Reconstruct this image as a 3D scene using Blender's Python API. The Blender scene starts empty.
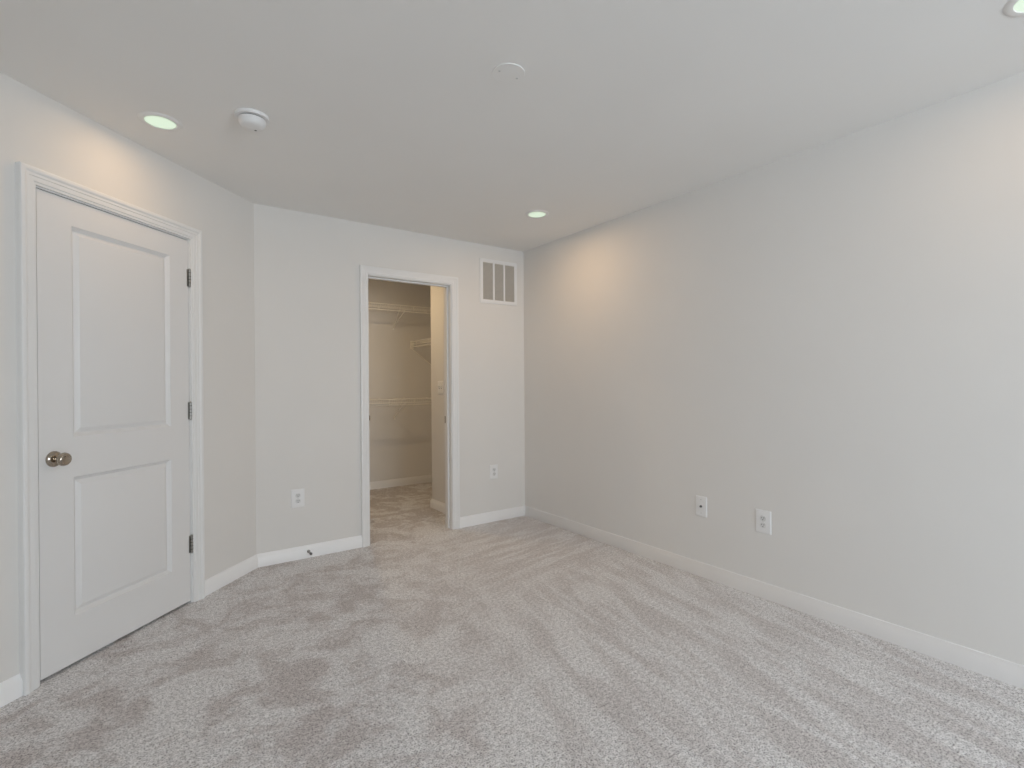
import bpy, bmesh, math, random
from mathutils import Vector, Matrix
C = bpy.context.scene.collection
SC = bpy.context.scene
PI = math.pi

# ------------------------------------------------------------------ camera
cam_data = bpy.data.cameras.new('camera')
cam_data.sensor_width = 36.0
cam_data.lens = 36.0 * 508.14 / 1024.0
cam_data.clip_start = 0.05
cam = bpy.data.objects.new('camera', cam_data)
C.objects.link(cam)
r3 = Vector((0.8155548, -0.57863812, -0.00694881))
u3 = Vector((0.00687634, -0.00231681, 0.99997367))
f3 = Vector((0.57863899, 0.81558112, -0.00208943))
M = Matrix.Identity(4)
for i in range(3):
    M[i][0], M[i][1], M[i][2] = r3[i], u3[i], -f3[i]
M[2][3] = 1.22514
cam.matrix_world = M
SC.camera = cam

# ------------------------------------------------------------------ world, exposure
SC.view_settings.view_transform = 'Standard'
SC.view_settings.look = 'None'
SC.view_settings.gamma = 1.0
SC.view_settings.exposure = -0.08
SC.view_settings.use_curve_mapping = False
SC.cycles.use_denoising = True
SC.cycles.max_bounces = 12
SC.cycles.diffuse_bounces = 8
SC.cycles.sample_clamp_indirect = 6.0
world = bpy.data.worlds.new('sky')
SC.world = world
world.use_nodes = True
world.node_tree.nodes['Background'].inputs[0].default_value = (0.75, 0.85, 1.0, 1)
world.node_tree.nodes['Background'].inputs[1].default_value = 1.0

def area_light(name, loc, rot, sx, sy, power, col):
    d = bpy.data.lights.new(name, 'AREA')
    d.shape = 'RECTANGLE'; d.size = sx; d.size_y = sy
    d.energy = power; d.color = col
    o = bpy.data.objects.new(name, d); C.objects.link(o)
    o.location = loc; o.rotation_euler = rot
    return o
WIN = (0.2, 2.1, 0.50, 2.15)           # rear window x0 x1 z0 z1
WIN_ADDED = (-2.1, -0.2, 0.50, 2.15)         # added unseen side window y0 y1 z0 z1
YR = -2.8                                 # rear wall
area_light('window_light', (1.15, YR - 0.35, 1.45), (PI/2, 0, 0), 2.5, 2.3, 222, (0.85, 0.935, 1.0))
area_light('window_light', (-1.05, -1.15, 1.45), (PI/2, 0, -PI/2), 2.6, 2.3, 24, (0.85, 0.935, 1.0))  # added fill outside the unseen side window, brightens the right wall
LAMP_W = 4.0
LAMP_COL = (1.0, 0.65, 0.35)
CLOSET_W = 10.0
CLOSET_COL = (1.0, 0.73, 0.42)

# ------------------------------------------------------------------ materials
def mat(name, col, rough=0.6, metal=0.0, noise=0.0, nscale=40.0, bump=0.0, bscale=200.0, spec=0.5, emit=None):
    m = bpy.data.materials.new(name); m.use_nodes = True
    nt = m.node_tree; b = nt.nodes['Principled BSDF']
    b.inputs['Base Color'].default_value = (*col, 1)
    b.inputs['Roughness'].default_value = rough
    b.inputs['Metallic'].default_value = metal
    b.inputs['Specular IOR Level'].default_value = spec
    tc = nt.nodes.new('ShaderNodeTexCoord')
    if noise:
        n = nt.nodes.new('ShaderNodeTexNoise'); n.inputs['Scale'].default_value = nscale
        n.inputs['Detail'].default_value = 3
        nt.links.new(tc.outputs['Object'], n.inputs['Vector'])
        r = nt.nodes.new('ShaderNodeValToRGB')
        r.color_ramp.elements[0].position = 0.3; r.color_ramp.elements[1].position = 0.7
        r.color_ramp.elements[0].color = (*[c * (1 - noise) for c in col], 1)
        r.color_ramp.elements[1].color = (*[min(1, c * (1 + noise)) for c in col], 1)
        nt.links.new(n.outputs['Fac'], r.inputs['Fac'])
        nt.links.new(r.outputs['Color'], b.inputs['Base Color'])
    if bump:
        n2 = nt.nodes.new('ShaderNodeTexNoise'); n2.inputs['Scale'].default_value = bscale
        nt.links.new(tc.outputs['Object'], n2.inputs['Vector'])
        bn = nt.nodes.new('ShaderNodeBump'); bn.inputs['Strength'].default_value = bump
        bn.inputs['Distance'].default_value = 0.002
        nt.links.new(n2.outputs['Fac'], bn.inputs['Height'])
        nt.links.new(bn.outputs['Normal'], b.inputs['Normal'])
    if emit:
        b.inputs['Emission Color'].default_value = (*emit[0], 1)
        b.inputs['Emission Strength'].default_value = emit[1]
    return m
M_WALL = mat('greige_paint', (0.738, 0.722, 0.698), 0.75, noise=0.008, nscale=3, bump=0.06, bscale=260, spec=0.3)
M_CEIL = mat('ceiling_paint', (0.82, 0.815, 0.80), 0.85, noise=0.008, nscale=2, bump=0.05, bscale=200, spec=0.2)
M_TRIM = mat('white_trim_paint', (0.79, 0.79, 0.785), 0.38, noise=0.004, nscale=4, bump=0.015, bscale=120)
M_TRIM_BRIGHT = mat('white_trim_paint_brightened', (0.87, 0.87, 0.87), 0.38, noise=0.004, nscale=4, bump=0.015, bscale=120)  # same paint as the casings, brightened in colour where light falls short
M_DOOR = mat('white_door_paint', (0.76, 0.755, 0.75), 0.42, noise=0.004, nscale=4, bump=0.03, bscale=300)
M_PLASTIC = mat('white_plastic', (0.80, 0.80, 0.80), 0.3, noise=0.003, nscale=20)
M_PLATEPAINT = mat('painted_plate', (0.82, 0.815, 0.80), 0.7, noise=0.005, nscale=8)
M_SLOT = mat('dark_slot', (0.035, 0.035, 0.035), 0.6, noise=0.05)
M_FACE = mat('receptacle_plastic', (0.66, 0.66, 0.655), 0.35, noise=0.004, nscale=30)
M_NICKEL = mat('satin_nickel', (0.44, 0.385, 0.32), 0.12, 1.0, noise=0.03, nscale=60)
M_STEEL = mat('brushed_steel', (0.38, 0.37, 0.35), 0.32, 1.0, noise=0.05, nscale=90)
M_SCREW = mat('screw_paint', (0.55, 0.55, 0.54), 0.5, noise=0.02)
M_WIRE = mat('white_vinyl_wire', (0.90, 0.88, 0.83), 0.4, noise=0.01, nscale=30)
M_RUBBER = mat('grey_rubber', (0.16, 0.16, 0.16), 0.7, noise=0.05)
M_LOUVER = mat('grille_louver', (0.56, 0.53, 0.48), 0.55, noise=0.02, nscale=30)
M_DUCT = mat('duct_dark', (0.10, 0.095, 0.09), 0.8, noise=0.05)
M_LENS = mat('lit_lens', (0.4, 0.4, 0.4), 0.4, noise=0.003, emit=((0.70, 0.90, 0.67), 0.80))

def glass_mat():
    m = bpy.data.materials.new('window_glass'); m.use_nodes = True
    nt = m.node_tree; nt.nodes.clear()
    out = nt.nodes.new('ShaderNodeOutputMaterial'); mx = nt.nodes.new('ShaderNodeMixShader')
    t = nt.nodes.new('ShaderNodeBsdfTransparent'); g = nt.nodes.new('ShaderNodeBsdfGlossy')
    g.inputs['Roughness'].default_value = 0.02
    fr = nt.nodes.new('ShaderNodeFresnel'); fr.inputs['IOR'].default_value = 1.45
    nt.links.new(fr.outputs[0], mx.inputs[0]); nt.links.new(t.outputs[0], mx.inputs[1])
    nt.links.new(g.outputs[0], mx.inputs[2]); nt.links.new(mx.outputs[0], out.inputs[0])
    return m
M_GLASS = glass_mat()

def carpet_mat():
    m = bpy.data.materials.new('cut_pile_carpet'); m.use_nodes = True
    nt = m.node_tree; N = nt.nodes; L = nt.links
    b = N['Principled BSDF']
    b.inputs['Roughness'].default_value = 0.95
    b.inputs['Specular IOR Level'].default_value = 0.1
    b.inputs['Sheen Weight'].default_value = 0.15
    b.inputs['Sheen Roughness'].default_value = 0.6
    tc = N.new('ShaderNodeTexCoord')
    def noise(scale, detail=3, dist=0.0, rough=0.5, mp=None):
        n = N.new('ShaderNodeTexNoise')
        n.inputs['Scale'].default_value = scale; n.inputs['Detail'].default_value = detail
        n.inputs['Distortion'].default_value = dist; n.inputs['Roughness'].default_value = rough
        L.new(mp if mp else tc.outputs['Object'], n.inputs['Vector'])
        return n.outputs['Fac']
    def mapping(rot, sc, loc=(0, 0, 0)):
        k = N.new('ShaderNodeMapping'); k.inputs['Rotation'].default_value = (0, 0, rot)
        k.inputs['Scale'].default_value = sc; k.inputs['Location'].default_value = loc
        k.vector_type = 'TEXTURE'
        L.new(tc.outputs['Object'], k.inputs['Vector']); return k.outputs[0]
    def mrange(f, a, c, lo=0.0, hi=1.0, smooth=True):
        k = N.new('ShaderNodeMapRange')
        if smooth: k.interpolation_type = 'SMOOTHSTEP'
        k.inputs['From Min'].default_value = a; k.inputs['From Max'].default_value = c
        k.inputs['To Min'].default_value = lo; k.inputs['To Max'].default_value = hi
        L.new(f, k.inputs['Value']); return k.outputs[0]
    def math_(op, a, c):
        k = N.new('ShaderNodeMath'); k.operation = op
        for i, v in enumerate((a, c)):
            if isinstance(v, (int, float)): k.inputs[i].default_value = v
            else: L.new(v, k.inputs[i])
        return k.outputs[0]
    # brushed pile: footprints (blotches) and vacuum strokes (streaks)
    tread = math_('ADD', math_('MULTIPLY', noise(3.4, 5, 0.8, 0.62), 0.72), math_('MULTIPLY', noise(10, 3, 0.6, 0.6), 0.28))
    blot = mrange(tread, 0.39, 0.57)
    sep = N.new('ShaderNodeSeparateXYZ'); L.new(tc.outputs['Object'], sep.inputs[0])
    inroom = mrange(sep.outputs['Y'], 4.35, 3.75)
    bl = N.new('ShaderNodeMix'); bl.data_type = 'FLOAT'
    L.new(inroom, bl.inputs[0]); L.new(mrange(tread, 0.47, 0.57), bl.inputs[2]); L.new(blot, bl.inputs[3])  # pile blotches, more of them dark in the closet to darken its floor
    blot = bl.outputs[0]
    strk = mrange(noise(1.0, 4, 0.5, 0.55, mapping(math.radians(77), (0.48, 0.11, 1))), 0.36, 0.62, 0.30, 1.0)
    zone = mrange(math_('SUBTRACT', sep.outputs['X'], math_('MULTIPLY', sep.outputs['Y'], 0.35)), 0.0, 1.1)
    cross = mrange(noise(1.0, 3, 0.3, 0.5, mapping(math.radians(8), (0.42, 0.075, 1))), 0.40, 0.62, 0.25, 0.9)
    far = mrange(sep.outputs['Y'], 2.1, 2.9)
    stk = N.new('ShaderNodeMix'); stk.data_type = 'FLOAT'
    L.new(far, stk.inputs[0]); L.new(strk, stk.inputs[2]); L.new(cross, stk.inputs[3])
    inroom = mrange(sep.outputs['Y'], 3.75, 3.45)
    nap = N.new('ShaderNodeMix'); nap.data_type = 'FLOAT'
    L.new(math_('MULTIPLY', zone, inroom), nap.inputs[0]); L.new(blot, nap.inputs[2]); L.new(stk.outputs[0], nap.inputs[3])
    fib = noise(165, 1, 0.0, 0.7)
    fib2 = noise(60, 2, 0.0, 0.6)
    g1 = mrange(fib, 0.30, 0.54, 0.0, 1.0, False)
    g2 = mrange(fib2, 0.38, 0.62, 0.0, 1.0, False)
    grain = math_('ADD', math_('MULTIPLY', g1, 0.7), math_('MULTIPLY', g2, 0.3))
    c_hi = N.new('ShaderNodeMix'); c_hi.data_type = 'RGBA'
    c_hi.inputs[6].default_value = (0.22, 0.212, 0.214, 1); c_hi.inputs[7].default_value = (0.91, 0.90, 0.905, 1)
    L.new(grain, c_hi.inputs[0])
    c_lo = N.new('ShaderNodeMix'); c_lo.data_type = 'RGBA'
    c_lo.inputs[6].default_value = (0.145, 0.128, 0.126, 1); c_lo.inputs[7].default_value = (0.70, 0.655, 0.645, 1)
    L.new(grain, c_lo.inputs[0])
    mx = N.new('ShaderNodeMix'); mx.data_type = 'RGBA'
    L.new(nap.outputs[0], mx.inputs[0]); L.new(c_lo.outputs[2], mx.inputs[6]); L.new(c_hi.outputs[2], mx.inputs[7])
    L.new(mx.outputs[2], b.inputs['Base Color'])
    bn = N.new('ShaderNodeBump'); bn.inputs['Strength'].default_value = 0.5
    bn.inputs['Distance'].default_value = 0.006
    L.new(grain, bn.inputs['Height']); L.new(bn.outputs['Normal'], b.inputs['Normal'])
    return m
M_CARPET = carpet_mat()

# ------------------------------------------------------------------ mesh helpers
class MB:
    def __init__(s): s.bm = bmesh.new()
    def face(s, pts, smooth=False):
        f = s.bm.faces.new([s.bm.verts.new(p) for p in pts]); f.smooth = smooth; return f
    def box(s, a, b, bev=0.0):
        x0, y0, z0 = [min(p, q) for p, q in zip(a, b)]; x1, y1, z1 = [max(p, q) for p, q in zip(a, b)]
        v = [s.bm.verts.new(p) for p in ((x0,y0,z0),(x1,y0,z0),(x1,y1,z0),(x0,y1,z0),(x0,y0,z1),(x1,y0,z1),(x1,y1,z1),(x0,y1,z1))]
        fs = [s.bm.faces.new([v[i] for i in q]) for q in ((0,3,2,1),(4,5,6,7),(0,1,5,4),(1,2,6,5),(2,3,7,6),(3,0,4,7))]
        if bev:
            es = list({e for f in fs for e in f.edges})
            bmesh.ops.bevel(s.bm, geom=es, offset=bev, segments=2, affect='EDGES', profile=0.6)
        return s
    def loops(s, rings, closed=True, caps=True, smooth=False):
        rv = [[s.bm.verts.new(p) for p in r] for r in rings]
        n = len(rings[0])
        for a, b in zip(rv[:-1], rv[1:]):
            for i in range(n if closed else n - 1):
                j = (i + 1) % n
                try: f = s.bm.faces.new((a[i], a[j], b[j], b[i])); f.smooth = smooth
                except ValueError: pass
        if caps:
            s.bm.faces.new(list(reversed(rv[0]))); s.bm.faces.new(rv[-1])
        return s
    def tube(s, pts, r, n=8):
        pts = [Vector(p) for p in pts]; rings = []
        for i, p in enumerate(pts):
            d = (pts[min(i+1, len(pts)-1)] - pts[max(i-1, 0)]).normalized()
            ref = Vector((0, 0, 1)) if abs(d.z) < 0.9 else Vector((1, 0, 0))
            a = d.cross(ref).normalized(); b = d.cross(a)
            rings.append([p + (a * math.cos(t) + b * math.sin(t)) * r for t in [2*PI*k/n for k in range(n)]])
        return s.loops(rings, smooth=True)
    def lathe(s, prof, axis='Z', n=40, origin=(0, 0, 0), smooth=True):
        o = Vector(origin); rings = []
        for r, h in prof:
            ring = []
            for k in range(n):
                t = 2*PI*k/n; c, q = max(r, 1e-5)*math.cos(t), max(r, 1e-5)*math.sin(t)
                ring.append(o + (Vector((c, q, h)) if axis == 'Z' else Vector((c, h, q)) if axis == 'Y' else Vector((h, c, q))))
            rings.append(ring)
        return s.loops(rings, smooth=smooth)
    def sweep(s, prof, stations):
        # stations: (point, u direction, v direction), the u direction may be a mitre (not unit)
        rings = [[Vector(p) + Vector(u) * a + Vector(v) * b for a, b in prof] for p, u, v in stations]
        return s.loops(rings)
    def build(s, name, m, parent=None, sharp=35):
        bmesh.ops.recalc_face_normals(s.bm, faces=s.bm.faces)
        me = bpy.data.meshes.new(name); s.bm.to_mesh(me); s.bm.free()
        me.materials.append(m)
        if sharp: me.set_sharp_from_angle(angle=math.radians(sharp))
        o = bpy.data.objects.new(name, me); C.objects.link(o)
        if parent: o.parent = parent
        return o

def tag(o, label=None, cat=None, group=None, kind=None):
    if label: o['label'] = label
    if cat: o['category'] = cat
    if group: o['group'] = group
    if kind: o['kind'] = kind
    return o
def empty(name, loc=(0, 0, 0), rz=0.0):
    o = bpy.data.objects.new(name, None); C.objects.link(o)
    o.empty_display_size = 0.1; o.location = loc; o.rotation_euler = (0, 0, rz)
    return o
def struct(o, label=None, cat=None): return tag(o, label, cat, kind='structure')

# ------------------------------------------------------------------ plan
H = 2.44
XR, YB, XA = 2.819, 3.776, 0.5665       # right wall, back wall, corner of the angled wall
T = 0.115
SE = 1.78                                # length of the angled wall
q = 2 ** -0.5
A = Vector((XA, YB, 0))
XL, YL = XA - SE*q, YB - SE*q            # where the angled wall meets the left wall
YC, CXL, CXR = 5.757, 0.93, 2.885        # closet back, left, right
CHX, CHY = 2.256, 4.56                   # chase inside the closet
D1A, D1B, D1Z = 0.554, 1.345, 2.042      # door 1 opening along the angled wall
C1A, C1B, C1Z = 1.347, 2.050, 2.050      # closet opening

# floor and ceiling
m = MB(); m.box((XL - 0.4, YR - 0.2, -0.06), (CXR + 0.3, YC + 0.2, 0.0))
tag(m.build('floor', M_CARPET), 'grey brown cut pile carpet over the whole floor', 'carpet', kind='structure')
m = MB(); m.box((XL - 0.4, YR - 0.2, H), (CXR + 0.3, YC + 0.2, H + 0.1))
struct(m.build('ceiling', M_CEIL), 'plain flat grey white ceiling', 'ceiling')

# right wall
m = MB(); m.box((XR, YR, 0), (XR + T, YB, H))
struct(m.build('wall_right', M_WALL), 'long plain greige wall on the right', 'wall')
# back wall with the closet opening
m = MB()
m.box((XA - 0.02, YB, 0), (C1A - 0.018, YB + T, H)); m.box((C1B + 0.018, YB, 0), (CXR + T, YB + T, H))
m.box((C1A - 0.018, YB, C1Z + 0.018), (C1B + 0.018, YB + T, H))
struct(m.build('wall_back', M_WALL), 'greige back wall with the closet opening', 'wall')
# angled left wall (local: x along the wall away from the corner, y into the room)
RZL = math.radians(225)
m = MB()
m.box((-0.06, -0.16, 0), (D1A - 0.018, 0, H)); m.box((D1B + 0.018, -0.16, 0), (SE, 0, H))
m.box((D1A - 0.018, -0.16, D1Z + 0.018), (D1B + 0.018, 0, H)); m.box((D1A - 0.018, -0.16, 0), (D1B + 0.018, -0.13, D1Z + 0.018))
o = m.build('wall_left', M_WALL); o.location = A; o.rotation_euler = (0, 0, RZL)
struct(o, 'angled greige wall around the closed white door', 'wall')
ya, yb, za, zb = WIN_ADDED
m = MB(); m.box((XL - T, YR, 0), (XL, ya, H)); m.box((XL - T, yb, 0), (XL, YL, H))
m.box((XL - T, ya, 0), (XL, yb, za)); m.box((XL - T, ya, zb), (XL, yb, H))
struct(m.build('wall_side', M_WALL), 'greige side wall beside the camera', 'wall')
# rear wall with a window
x0, x1, z0, z1 = WIN
m = MB()
m.box((XL - T, YR - T, 0), (x0, YR, H)); m.box((x1, YR - T, 0), (XR + T, YR, H))
m.box((x0, YR - T, 0), (x1, YR, z0)); m.box((x0, YR - T, z1), (x1, YR, H))
struct(m.build('wall_front', M_WALL), 'greige wall with the window behind the camera', 'wall')
def window(name, loc, rz, wd, ht, label):
    w = empty(name, loc, rz); struct(w, label, 'window')
    hw, hh = wd/2, ht
    m = MB()
    for a, b in (((-hw, -0.03, 0), (-hw + 0.05, 0.03, hh)), ((hw - 0.05, -0.03, 0), (hw, 0.03, hh)),
                 ((-hw, -0.03, 0), (hw, 0.03, 0.05)), ((-hw, -0.03, hh - 0.05), (hw, 0.03, hh)), ((-hw, -0.02, hh/2 - 0.02), (hw, 0.02, hh/2 + 0.02)),
                 ((-0.025, -0.03, 0), (0.025, 0.03, hh))): m.box(a, b)
    m.build('window_frame', M_TRIM, w)
    m = MB(); m.box((-hw + 0.04, -0.003, 0.04), (hw - 0.04, 0.003, hh - 0.04)); m.build('window_pane', M_GLASS, w)
window('window_1', ((x0 + x1)/2, YR - 0.06, z0), 0, x1 - x0, z1 - z0, 'white framed window in the wall behind the camera')
window('added_window_2', (XL - 0.06, (ya + yb)/2, za), PI/2, yb - ya, zb - za, 'white framed window added unseen in the side wall to light the right wall')
# closet shell
m = MB(); m.box((CXL - T, YC, 0), (CXR + T, YC + T, H))
struct(m.build('wall_closet_back', M_WALL), 'closet back wall carrying the wire shelves', 'wall')
m = MB(); m.box((CXL - T, YB + T, 0), (CXL, YC, H))
struct(m.build('wall_closet_left', M_WALL), 'closet left wall', 'wall')
m = MB(); m.box((CXR, YB + T, 0), (CXR + T, YC, H))
struct(m.build('wall_closet_right', M_WALL), 'closet right wall', 'wall')
m = MB(); m.box((CHX, YB + T, 0), (CXR, CHY, H), 0)
struct(m.build('wall_closet_side', M_WALL), 'narrow closet side wall with the light switch', 'wall')

# ------------------------------------------------------------------ baseboards
BB = [(0, 0), (0.0145, 0), (0.0150, 0.060), (0.0135, 0.063), (0.0130, 0.066), (0.0080, 0.074), (0.0050, 0.081), (0.0040, 0.087), (0.003, 0.088), (0, 0.088)]
def baseboard(name, path, label):
    # path walks with the room on its left; ends get square cuts unless a neighbour direction is given
    P = [Vector((*p, 0)) for p in path]
    def nrm(a, b):
        d = (b - a).normalized(); return Vector((-d.y, d.x, 0))
    st = []
    for i, p in enumerate(P):
        if i == 0: u = nrm(P[0], P[1])
        elif i == len(P) - 1: u = nrm(P[-2], P[-1])
        else:
            n1, n2 = nrm(P[i-1], p), nrm(p, P[i+1]); b = (n1 + n2).normalized(); u = b / b.dot(n1)
        st.append((p, u, Vector((0, 0, 1))))
    return st
def base_objs(runs):
    for path, names in runs:
        st = baseboard('', path, '')
        for k, (nm, lab) in enumerate(names):
            if nm is None: continue
            m = MB(); m.sweep(BB, st[k:k+2])
            struct(m.build(nm, M_TRIM_BRIGHT, sharp=50), lab, 'baseboard')
CW, CW2 = 0.066, 0.062                    # casing widths
def LW(s): return (XA - s*q, YB - s*q)
base_objs([
    # walking so that the room lies to the left of the path
    ([(C1A - 0.005 - CW2, YB), (XA, YB), LW(D1A - 0.005 - CW)],
     [('baseboard_back', 'white baseboard between the closet casing and the angled corner'), ('baseboard_corner', 'short white baseboard right of the closed door')]),
    ([LW(D1B + 0.005 + CW), (XL, YL), (XL, YR)], [('baseboard_left', 'white baseboard left of the closed door'), ('baseboard_side', 'white baseboard along the side wall')]),
    ([(XR, YR), (XR, YB), (C1B + 0.005 + CW2, YB)],
     [('baseboard_right', 'long white baseboard along the right wall'), ('baseboard_back_right', 'short white baseboard right of the closet opening')]),
    ([(CXR, CHY), (CXR, YC), (CXL, YC), (CXL, YB + T)],
     [('baseboard_closet_right', 'white baseboard on the closet right wall'), ('baseboard_closet_back', 'white baseboard along the closet back wall'), ('baseboard_closet_left', 'white baseboard on the closet left wall')]),
    ([(CHX, YB + T + 0.02), (CHX, CHY), (CXR - 0.014, CHY)],
     [('baseboard_closet_side', 'stub of white baseboard under the light switch'), ('baseboard_closet_return', 'white baseboard around the closet corner')]),
])

# ------------------------------------------------------------------ door casings
CAS = [(0, 0), (0, 0.009), (0.002, 0.0105), (0.010, 0.011), (0.012, 0.0135), (0.016, 0.0145), (0.030, 0.0145), (0.032, 0.0165),
       (0.042, 0.0175), (0.048, 0.0215), (0.052, 0.0225), (0.060, 0.0225), (0.064, 0.0215), (CW, 0.019), (CW, 0)]
def casing(mb, a, b, z, yoff=0.0, yd=1, w=CW, k=1.0):
    # legs and head around an opening a..b, height z, in a wall's local frame
    v = Vector((0, yd, 0))
    st = [(Vector((a, yoff, 0)), Vector((-1, 0, 0)), v), (Vector((a, yoff, z)), Vector((-1, 0, 1)), v),
          (Vector((b, yoff, z)), Vector((1, 0, 1)), v), (Vector((b, yoff, 0)), Vector((1, 0, 0)), v)]
    mb.sweep([(u*w/CW, t*k) for u, t in CAS], st)
def jamb(mb, a, b, z, y0, y1, stop0, stop1):
    t = 0.018
    mb.box((a - t, y0, 0), (a, y1, z + t)); mb.box((b, y0, 0), (b + t, y1, z + t)); mb.box((a, y0, z), (b, y1, z + t))
    s = 0.010
    mb.box((a, stop0, 0), (a + s, stop1, z)); mb.box((b - s, stop0, 0), (b, stop1, z)); mb.box((a + s, stop0, z - s), (b - s, stop1, z))
o = empty('trim_1', A, RZL); struct(o, 'white moulded casing around the closed door on the left', 'door casing')
m = MB(); casing(m, D1A - 0.005, D1B + 0.005, D1Z + 0.005, k=1.3); m.build('casing', M_TRIM, o, sharp=25)
m = MB(); jamb(m, D1A, D1B, D1Z, -0.125, 0.0, -0.075, -0.040); m.build('jamb', M_TRIM, o)
# back wall local frame: x = -world x, y = -world y
o = empty('trim_2', (0, YB, 0), PI); struct(o, 'white moulded casing around the open closet doorway', 'door casing')
m = MB(); casing(m, -C1B - 0.005, -C1A + 0.005, C1Z + 0.005, w=CW2); m.build('casing', M_TRIM, o, sharp=25)
m = MB(); jamb(m, -C1B, -C1A, C1Z, -T, 0.0, -0.078, -0.045); m.build('jamb', M_TRIM, o)
m = MB(); casing(m, -C1B - 0.005, -C1A + 0.005, C1Z + 0.005, -T, -1, w=CW2); m.build('casing', M_TRIM, o, sharp=25)
m = MB(); m.box((-C1B, -0.112, 0.885), (-C1B + 0.0015, -0.084, 0.945)); m.build('strike_plate', M_STEEL, o)

# ------------------------------------------------------------------ doors
def door_slab(mb, w, z0, z1, panels, t=0.035):
    """two panel moulded slab; local x 0..w, front face at y=0 (towards +y), back at -t"""
    px0, px1 = panels[0][0], panels[0][1]
    zs = [z0]
    for p in panels: zs += [p[2], p[3]]
    zs.append(z1)
    for side in (1, -1):
        Y = lambda d: (-d if side == 1 else -t + d)
        def rect(xa, xb, za, zb, d=0): mb.face([(xa, Y(d), za), (xb, Y(d), za), (xb, Y(d), zb), (xa, Y(d), zb)])
        rect(0, px0, z0, z1); rect(px1, w, z0, z1)
        for k in range(0, len(zs), 2): rect(px0, px1, zs[k], zs[k+1])
        for (a, b, c, d) in panels:
            prof = [(0, 0), (0.001, 0.0015), (0.0155, 0.0150), (0.0175, 0.0157), (0.0195, 0.0150), (0.036, 0.0040), (0.039, 0.0035)]
            rings = [[(a + i, Y(e), c + i), (b - i, Y(e), c + i), (b - i, Y(e), d - i), (a + i, Y(e), d - i)] for i, e in prof]
            mb.loops(rings, caps=False)
            i, e = prof[-1]
            mb.face([(a + i, Y(e), c + i), (b - i, Y(e), c + i), (b - i, Y(e), d - i), (a + i, Y(e), d - i)])
    for (xa, za), (xb, zb) in (((0, z0), (w, z0)), ((w, z0), (w, z1)), ((w, z1), (0, z1)), ((0, z1), (0, z0))):
        mb.face([(xa, 0, za), (xb, 0, zb), (xb, -t, zb), (xa, -t, za)])
    bmesh.ops.remove_doubles(mb.bm, verts=mb.bm.verts, dist=1e-5)

def knob(parent, x, z, y=0.0, sg=1):
    m = MB(); m.lathe([(0, 0), (0.0335, 0), (0.0335, 0.003), (0.031, 0.007), (0.024, 0.011), (0.017, 0.0135), (0, 0.014)], 'Y')
    r = m.build('door_knob', M_NICKEL, parent); r['label'] = 'round satin nickel door knob on a rose'
    r.location = (x, y, z)
    m = MB(); m.lathe([(0, 0.010), (0.0105, 0.010), (0.0105, 0.030), (0.013, 0.034), (0.021, 0.038), (0.0265, 0.044), (0.0285, 0.051),
                       (0.027, 0.058), (0.0225, 0.063), (0.017, 0.0655), (0.0155, 0.0645), (0.008, 0.0635), (0, 0.0635)], 'Y')
    k = m.build('knob_handle', M_NICKEL, r, sharp=60)
    if sg < 0: r.rotation_euler = (0, 0, PI)
    return r
def hinge(parent, x, z, h=0.095):
    m = MB()
    m.tube([(x, 0.0065, z - h/2), (x, 0.0065, z + h/2)], 0.0062, 14)
    m.lathe([(0, h/2), (0.0045, h/2), (0.005, h/2 + 0.002), (0.003, h/2 + 0.005), (0, h/2 + 0.006)], 'Z', 14, (x, 0.0065, z))
    m.lathe([(0, -h/2 - 0.006), (0.003, -h/2 - 0.005), (0.005, -h/2 - 0.002), (0.0045, -h/2), (0, -h/2)], 'Z', 14, (x, 0.0065, z))
    b = m.build('hinge', M_STEEL, parent); b['label'] = 'brushed steel butt hinge'
    for k in range(4):
        zz = z - h/2 + h*(k + 1)/5
        mm = MB(); mm.lathe([(0, -0.0012), (0.0066, -0.0012), (0.0066, 0.0012), (0, 0.0012)], 'Z', 14, (x, 0.0065, zz))
        mm.build('knuckle_joint', M_SLOT, b)
    mm = MB(); mm.box((x - 0.016, -0.0005, z - h/2), (x, 0.0018, z + h/2)); mm.box((x + 0.001, -0.0005, z - h/2), (x + 0.013, 0.0015, z + h/2))
    mm.build('hinge_leaf', M_STEEL, b)

d1 = empty('door_1', A, RZL); struct(d1, 'closed white two panel door on the angled left wall', 'door')
m = MB()
dx = D1A + 0.003; dw = D1B - D1A - 0.010
P1 = [(0.681 - dx, 1.198 - dx, 0.218, 0.826), (0.681 - dx, 1.198 - dx, 1.003, 1.926)]
door_slab(m, dw, 0.014, D1Z - 0.004, P1)
s1 = m.build('slab', M_DOOR, d1, sharp=20); s1.location = (dx, -0.001, 0)
knob(d1, 1.279, 0.917, -0.001)
for z in (1.828, 1.081, 0.331): hinge(d1, D1A, z)
m = MB(); m.box((D1B - 0.004, -0.03, 0.888), (D1B + 0.001, -0.001, 0.946)); m.build('latch_plate', M_SLOT, d1)

TH = math.radians(75.5)
d2 = empty('door_2', (C1A + 0.003, YB + T, 0), 0); struct(d2, 'white closet door standing open inside the closet', 'door')
d2.rotation_euler = (0, 0, TH + PI)       # local +x is turned away, so the slab is laid out on -x
m = MB(); door_slab(m, 0.70, 0.014, C1Z - 0.004, [(0.115, 0.585, 0.218, 0.826), (0.115, 0.585, 1.003, 1.926)])
s2 = m.build('slab', M_DOOR, d2, sharp=20); s2.location = (-0.70, 0.035, 0)
knob(d2, -0.64, 0.917, 0.035); knob(d2, -0.64, 0.917, 0.0, -1)
for z in (1.828, 1.081, 0.331):
    m = MB(); m.tube([(-0.003, -0.007, z - 0.045), (-0.003, -0.007, z + 0.045)], 0.006, 10); m.build('hinge', M_STEEL, d2)

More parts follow.
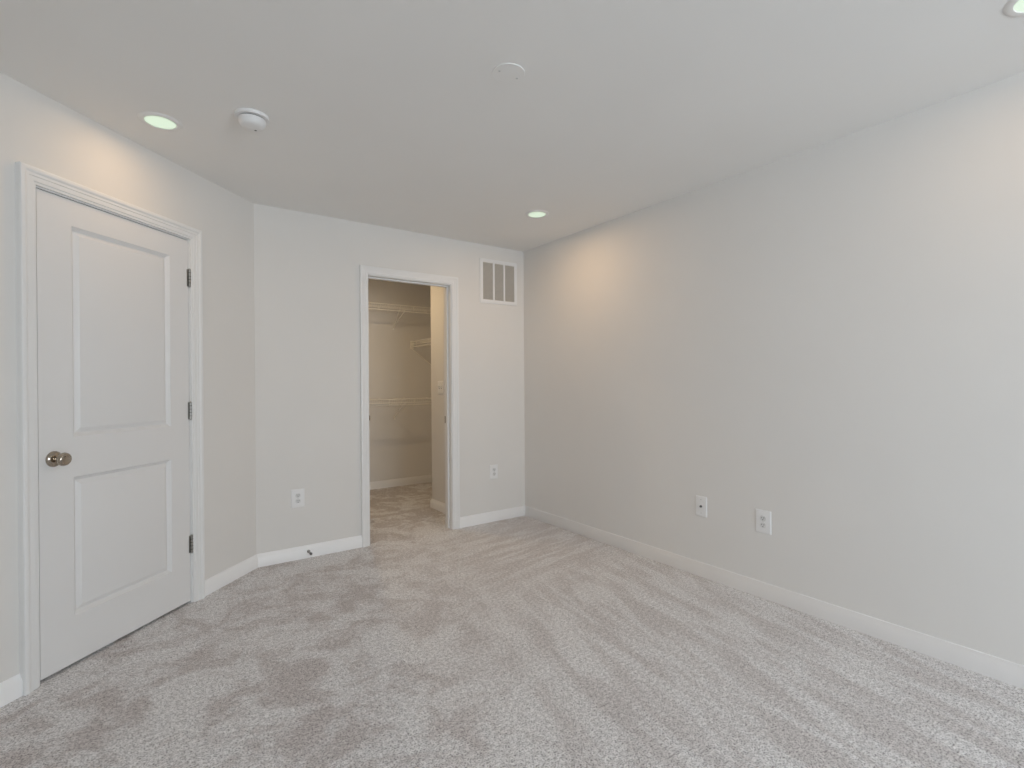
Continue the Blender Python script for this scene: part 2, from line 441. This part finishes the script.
# ------------------------------------------------------------------ wall plates (local: x along the wall, y out, z up, origin at the centre)
def plate(parent, w, h):
    m = MB()
    rings = []
    for i, d in ((0, 0), (0, 0.0025), (0.0015, 0.0045), (0.0045, 0.0058), (0.006, 0.006)):
        a, b = w/2 - i, h/2 - i
        rings.append([(-a, d, -b), (a, d, -b), (a, d, b), (-a, d, b)])
    m.loops(rings); return m.build('cover_plate', M_PLASTIC, parent, sharp=20)
def screw(parent, x, z, y=0.006, r=0.0032, m_=None):
    m = MB(); m.lathe([(0, -0.001), (r, -0.001), (r, 0.0006), (r*0.6, 0.0013), (0, 0.0014)], 'Y', 16, (x, y, z)); return m.build('screw', m_ or M_SCREW, parent)
def outlet(loc, rz, w, h, label):
    o = empty('electrical_outlet', loc, rz); tag(o, label, 'outlet', 'duplex outlets on the bedroom walls')
    plate(o, w, h); screw(o, 0, 0)
    for sg in (1, -1):
        zc = sg * 0.0195
        m = MB(); pts = []
        for k in range(32):
            t = 2*PI*k/32; x = 0.0172*math.cos(t); z = max(-0.0142, min(0.0142, 0.0172*math.sin(t))); pts.append((x, z))
        m.loops([[(x*s_, y, zc + z*s_) for x, z in pts] for s_, y in ((1, 0.004), (1, 0.0072), (0.94, 0.0080))])
        f = m.build('receptacle', M_FACE, o)
        for x, hgt in ((-0.0064, 0.0085), (0.0064, 0.0070)):
            m = MB(); m.box((x - 0.0013, 0.0070, zc + 0.0035 - hgt/2), (x + 0.0013, 0.0083, zc + 0.0035 + hgt/2)); m.build('slot', M_SLOT, f)
        m = MB(); m.lathe([(0, 0.0070), (0.0027, 0.0070), (0.0027, 0.0083), (0, 0.0083)], 'Y', 16, (0, 0, zc - 0.0078)); m.build('ground_hole', M_SLOT, f)
    return o
outlet((0.831, YB, 0.428), PI, 0.088, 0.128, 'white duplex outlet left of the closet doorway, above the door stop')
outlet((2.474, YB, 0.438), PI, 0.080, 0.126, 'small white duplex outlet on the narrow wall right of the closet doorway')
outlet((XR, 1.523, 0.431), PI/2, 0.088, 0.130, 'white duplex outlet on the long right wall beside the cable jack')
o = empty('cable_jack', (XR, 1.920, 0.441), PI/2); tag(o, 'white cover plate with one central cable socket on the right wall', 'wall plate')
plate(o, 0.077, 0.126); screw(o, 0, 0.042); screw(o, 0, -0.042)
m = MB(); m.lathe([(0, 0.004), (0.0075, 0.004), (0.0075, 0.0085), (0.0048, 0.0085), (0.0048, 0.016), (0.0028, 0.016), (0.0028, 0.012), (0, 0.012)], 'Y', 18)
k = m.build('cable_socket', M_RUBBER, o); k['label'] = 'dark threaded cable socket'
o = empty('light_switch', (CHX, 4.356, 1.185), PI/2); tag(o, 'white double light switch with two toggles on the narrow closet side wall', 'light switch')
plate(o, 0.116, 0.126)
for sx in (-0.023, 0.023):
    for sz in (-0.030, 0.030): screw(o, sx, sz, r=0.0026)
    m = MB(); m.box((sx - 0.0055, 0.0045, -0.0125), (sx + 0.0055, 0.0063, 0.0125)); m.build('toggle_opening', M_SLOT, o)
    m = MB(); m.loops([[(sx - a, y, z - b), (sx + a, y, z - b), (sx + a, y, z + b), (sx - a, y, z + b)] for y, z, a, b in ((0.004, 0, 0.0048, 0.009), (0.010, 0.005, 0.0044, 0.006), (0.0175, 0.011, 0.0040, 0.0042))])
    m.build('toggle', M_PLASTIC, o)

# ------------------------------------------------------------------ return air grille
g = empty('air_vent', (2.540, YB, 2.124), PI); tag(g, 'white framed return air grille high beside the closet doorway', 'air vent')
gw, gh = 0.400, 0.390
fw = 0.032
m = MB()
FP = [(0, 0), (0, 0.004), (0.003, 0.008), (0.010, 0.010), (fw - 0.006, 0.009), (fw, 0.006), (fw, 0)]
st = []
for x, z in ((-1, -1), (1, -1), (1, 1), (-1, 1), (-1, -1)):
    st.append((Vector((x*gw/2, 0, z*gh/2)), Vector((-x, 0, -z)), Vector((0, 1, 0))))
rings = [[p + u*a + v*b for a, b in FP] for p, u, v in st]
m.loops(rings, caps=False); bmesh.ops.remove_doubles(m.bm, verts=m.bm.verts, dist=1e-5)
m.build('grille_frame', M_PLASTIC, g, sharp=25)
m = MB(); m.box((-gw/2 + 0.01, 0.0003, -gh/2 + 0.01), (gw/2 - 0.01, 0.0012, gh/2 - 0.01)); m.build('duct_opening', M_DUCT, g)
iw = gw - 2*fw
for x in (-iw/6, iw/6):
    m = MB(); m.box((x - 0.009, 0.001, -gh/2 + fw - 0.004), (x + 0.009, 0.009, gh/2 - fw + 0.004), 0.0015); m.build('mullion', M_PLASTIC, g)
nl = 32
for c in (-1, 0, 1):
    m = MB()
    xa = c*iw/3 - iw/6 + (0.009 if c > -1 else 0) ; xb = c*iw/3 + iw/6 - (0.009 if c < 1 else 0)
    for k in range(nl):
        z = -gh/2 + fw + (gh - 2*fw)*(k + 0.5)/nl
        m.loops([[(x, 0.0012, z - 0.0035), (x, 0.0020, z - 0.0042), (x, 0.0068, z + 0.0030), (x, 0.0060, z + 0.0037)] for x in (xa, xb)])
    m.build('louver_bank', M_LOUVER, g)

# ------------------------------------------------------------------ door stop on the baseboard
o = empty('door_stop', (0.897, YB - 0.013, 0.046), PI); tag(o, 'small dark spring door stop on the baseboard below an outlet', 'door stop')
m = MB(); m.lathe([(0, -0.001), (0.011, -0.001), (0.011, 0.003), (0.007, 0.006), (0, 0.006)], 'Y', 20); m.build('stop_base', M_STEEL, o)
m = MB(); pts = []
for k in range(14*10 + 1):
    t = 2*PI*k/10; pts.append((0.0055*math.cos(t), 0.006 + 0.055*k/140, 0.0055*math.sin(t)))
m.tube(pts, 0.0017, 6); m.build('spring', M_STEEL, o)
m = MB(); m.lathe([(0, 0.058), (0.0075, 0.058), (0.009, 0.061), (0.009, 0.070), (0.007, 0.074), (0, 0.075)], 'Y', 20); m.build('rubber_tip', M_RUBBER, o)

# ------------------------------------------------------------------ ceiling fixtures
def downlight(x, y, label, power, col, size=0.0):
    o = empty('recessed_downlight', (x, y, H)); tag(o, label, 'ceiling light', 'recessed ceiling downlights')
    m = MB(); m.lathe([(0.060, -0.0015), (0.062, -0.006), (0.072, -0.0065), (0.084, -0.003), (0.0865, 0.0), (0.060, 0.0), (0.060, -0.0015)], 'Z', 56)
    m.build('trim_ring', M_PLATEPAINT, o)
    m = MB(); m.lathe([(0, -0.0045), (0.03, -0.0042), (0.061, -0.0030), (0.061, -0.0005), (0, -0.0005)], 'Z', 56)
    l = m.build('lens', M_LENS, o); l['label'] = 'lit round pale green white lens'
    d = bpy.data.lights.new('lamp', 'SPOT'); d.energy = power; d.color = col; d.spot_size = math.radians(178); d.spot_blend = 0.05
    d.shadow_soft_size = size
    d.use_nodes = True                      # flat lens: intensity falls with the cosine, as an IES profile would give it
    nt = d.node_tree; em = nt.nodes['Emission']
    tc = nt.nodes.new('ShaderNodeTexCoord'); sp = nt.nodes.new('ShaderNodeSeparateXYZ'); ab = nt.nodes.new('ShaderNodeMath'); ab.operation = 'ABSOLUTE'
    nt.links.new(tc.outputs['Normal'], sp.inputs[0]); nt.links.new(sp.outputs['Z'], ab.inputs[0]); nt.links.new(ab.outputs[0], em.inputs['Strength'])
    lo = bpy.data.objects.new('lamp', d); C.objects.link(lo); lo.parent = o; lo.location = (0, 0, -0.012 - size)
downlight(0.042, 2.842, 'lit recessed downlight above the closed door, left of the smoke detector', 0.42*LAMP_W*PI, LAMP_COL)
downlight(2.272, 2.876, 'lit recessed downlight near the far corner above the air vent', 1.3*LAMP_W*PI, LAMP_COL)
downlight(2.312, 0.342, 'lit recessed downlight cut by the top right corner of the photo', 0.5*LAMP_W*PI, LAMP_COL)
downlight(1.58, 4.60, 'lit recessed downlight inside the closet', CLOSET_W*PI, CLOSET_COL, 0.02)

o = empty('smoke_detector', (0.379, 2.553, H)); tag(o, 'round white smoke detector on the ceiling beside the left downlight', 'smoke detector')
m = MB(); m.lathe([(0, 0), (0.072, 0), (0.072, -0.010), (0.070, -0.013), (0.060, -0.014), (0, -0.014)], 'Z', 56); m.build('mounting_base', M_PLASTIC, o)
m = MB(); m.lathe([(0, -0.013), (0.053, -0.013), (0.053, -0.0185), (0, -0.0185)], 'Z', 56); m.build('vent_gap', M_SLOT, o)
m = MB(); m.lathe([(0, -0.018), (0.0575, -0.018), (0.058, -0.020), (0.0555, -0.032), (0.050, -0.043), (0.043, -0.0485), (0.028, -0.0505), (0, -0.051)], 'Z', 56)
m.build('detector_cover', M_PLASTIC, o)
m = MB(); m.lathe([(0, -0.0490), (0.005, -0.0490), (0.005, -0.0515), (0, -0.0515)], 'Z', 20, (0.018, 0.022, 0)); m.build('test_button', M_RUBBER, o)

o = empty('ceiling_cover_plate', (1.150, 1.630, H)); tag(o, 'blank round cover plate with two screws in mid ceiling', 'cover plate')
m = MB(); m.lathe([(0, 0), (0.064, 0), (0.064, -0.0022), (0.0625, -0.0035), (0, -0.0040)], 'Z', 56); m.build('cover_disc', M_PLATEPAINT, o)
for x, y in ((-0.040, 0.004), (0.043, 0.004)):
    m = MB(); m.lathe([(0, -0.0035), (0.0045, -0.0035), (0.0040, -0.0052), (0, -0.0054)], 'Z', 16, (x, y, 0)); m.build('screw', M_SCREW, o)

# ------------------------------------------------------------------ closet wire shelves
def wire_shelf(name, loc, rz, L, label, braces, ends=(), depth=0.305):
    """local: x along the wall 0..L, y out from the wall, z = 0 at the deck"""
    o = empty(name, loc, rz); tag(o, label, 'wire shelf', 'wire shelves in the closet')
    m = MB()
    n = int(L/0.0254)
    for k in range(n + 1):
        x = 0.004 + (L - 0.008)*k/n
        m.tube([(x, 0.008, 0.003), (x, depth - 0.004, 0.003), (x, depth, -0.001), (x, depth, -0.036)], 0.0010, 5)
    m.build('wire_deck', M_WIRE, o)
    for nm, y, z, r in (('back_rail', 0.010, 0, 0.003), ('middle_rail', 0.16, -0.003, 0.003), ('front_rail', depth, 0.002, 0.0048), ('lip_rail', depth + 0.001, -0.036, 0.0040)):
        m = MB(); m.tube([(0.003, y, z), (L - 0.003, y, z)], r, 8); m.build(nm, M_WIRE, o)
    m = MB(); m.tube([(0.003, depth - 0.02, -0.062), (L - 0.003, depth - 0.02, -0.062)], 0.0065, 10); m.build('hanging_rod', M_WIRE, o)
    k = 0.10
    while k < L:
        m = MB(); m.tube([(k, depth, 0.004), (k, depth + 0.006, -0.036), (k, depth + 0.004, -0.066), (k, depth - 0.018, -0.074), (k, depth - 0.032, -0.064)], 0.0032, 6)
        m.build('rod_hook', M_WIRE, o)
        m = MB(); m.box((k - 0.012, 0.0, -0.012), (k + 0.012, 0.014, 0.010), 0.002); m.build('wall_clip', M_WIRE, o)
        k += 0.305
    for x in braces:
        m = MB()
        m.tube([(x - 0.030, depth - 0.004, -0.036), (x, 0.010, -0.225), (x, 0.004, -0.240)], 0.0042, 8)
        m.tube([(x + 0.030, depth - 0.004, -0.006), (x, 0.010, -0.225)], 0.0042, 8)
        m.box((x - 0.009, 0.0, -0.250), (x + 0.009, 0.008, -0.212), 0.002)
        m.build('support_brace', M_WIRE, o)
    for x in ends:
        sx = 1 if x < L/2 else -1
        m = MB()
        m.box((x, depth - 0.03, -0.088), (x + sx*0.012, depth + 0.012, 0.014), 0.003)
        m.tube([(x + sx*0.007, depth - 0.004, -0.086), (x + sx*0.007, 0.012, -0.300)], 0.006, 8)
        m.box((x, 0.0, -0.330), (x + sx*0.014, 0.014, -0.285), 0.002)
        m.build('end_bracket', M_WIRE, o)
    return o
# back wall shelves: local x = -world x, from the right wall
LB = CXR - CXL
wire_shelf('wire_shelf', (CXR, YC, 2.118), PI, LB, 'highest white wire shelf on the closet back wall', [CXR - 2.355, CXR - 1.40])
wire_shelf('wire_shelf', (CXR, YC, 1.045), PI, LB, 'lowest white wire shelf on the closet back wall', [CXR - 2.362, CXR - 1.40])
# right wall shelf: local x = +world y
LRs = YC - CHY - 0.015
wire_shelf('wire_shelf', (CXR, CHY + 0.012, 1.735), PI/2, LRs, 'middle wire shelf on the closet right wall with an end bracket', [0.5], ends=(LRs,))
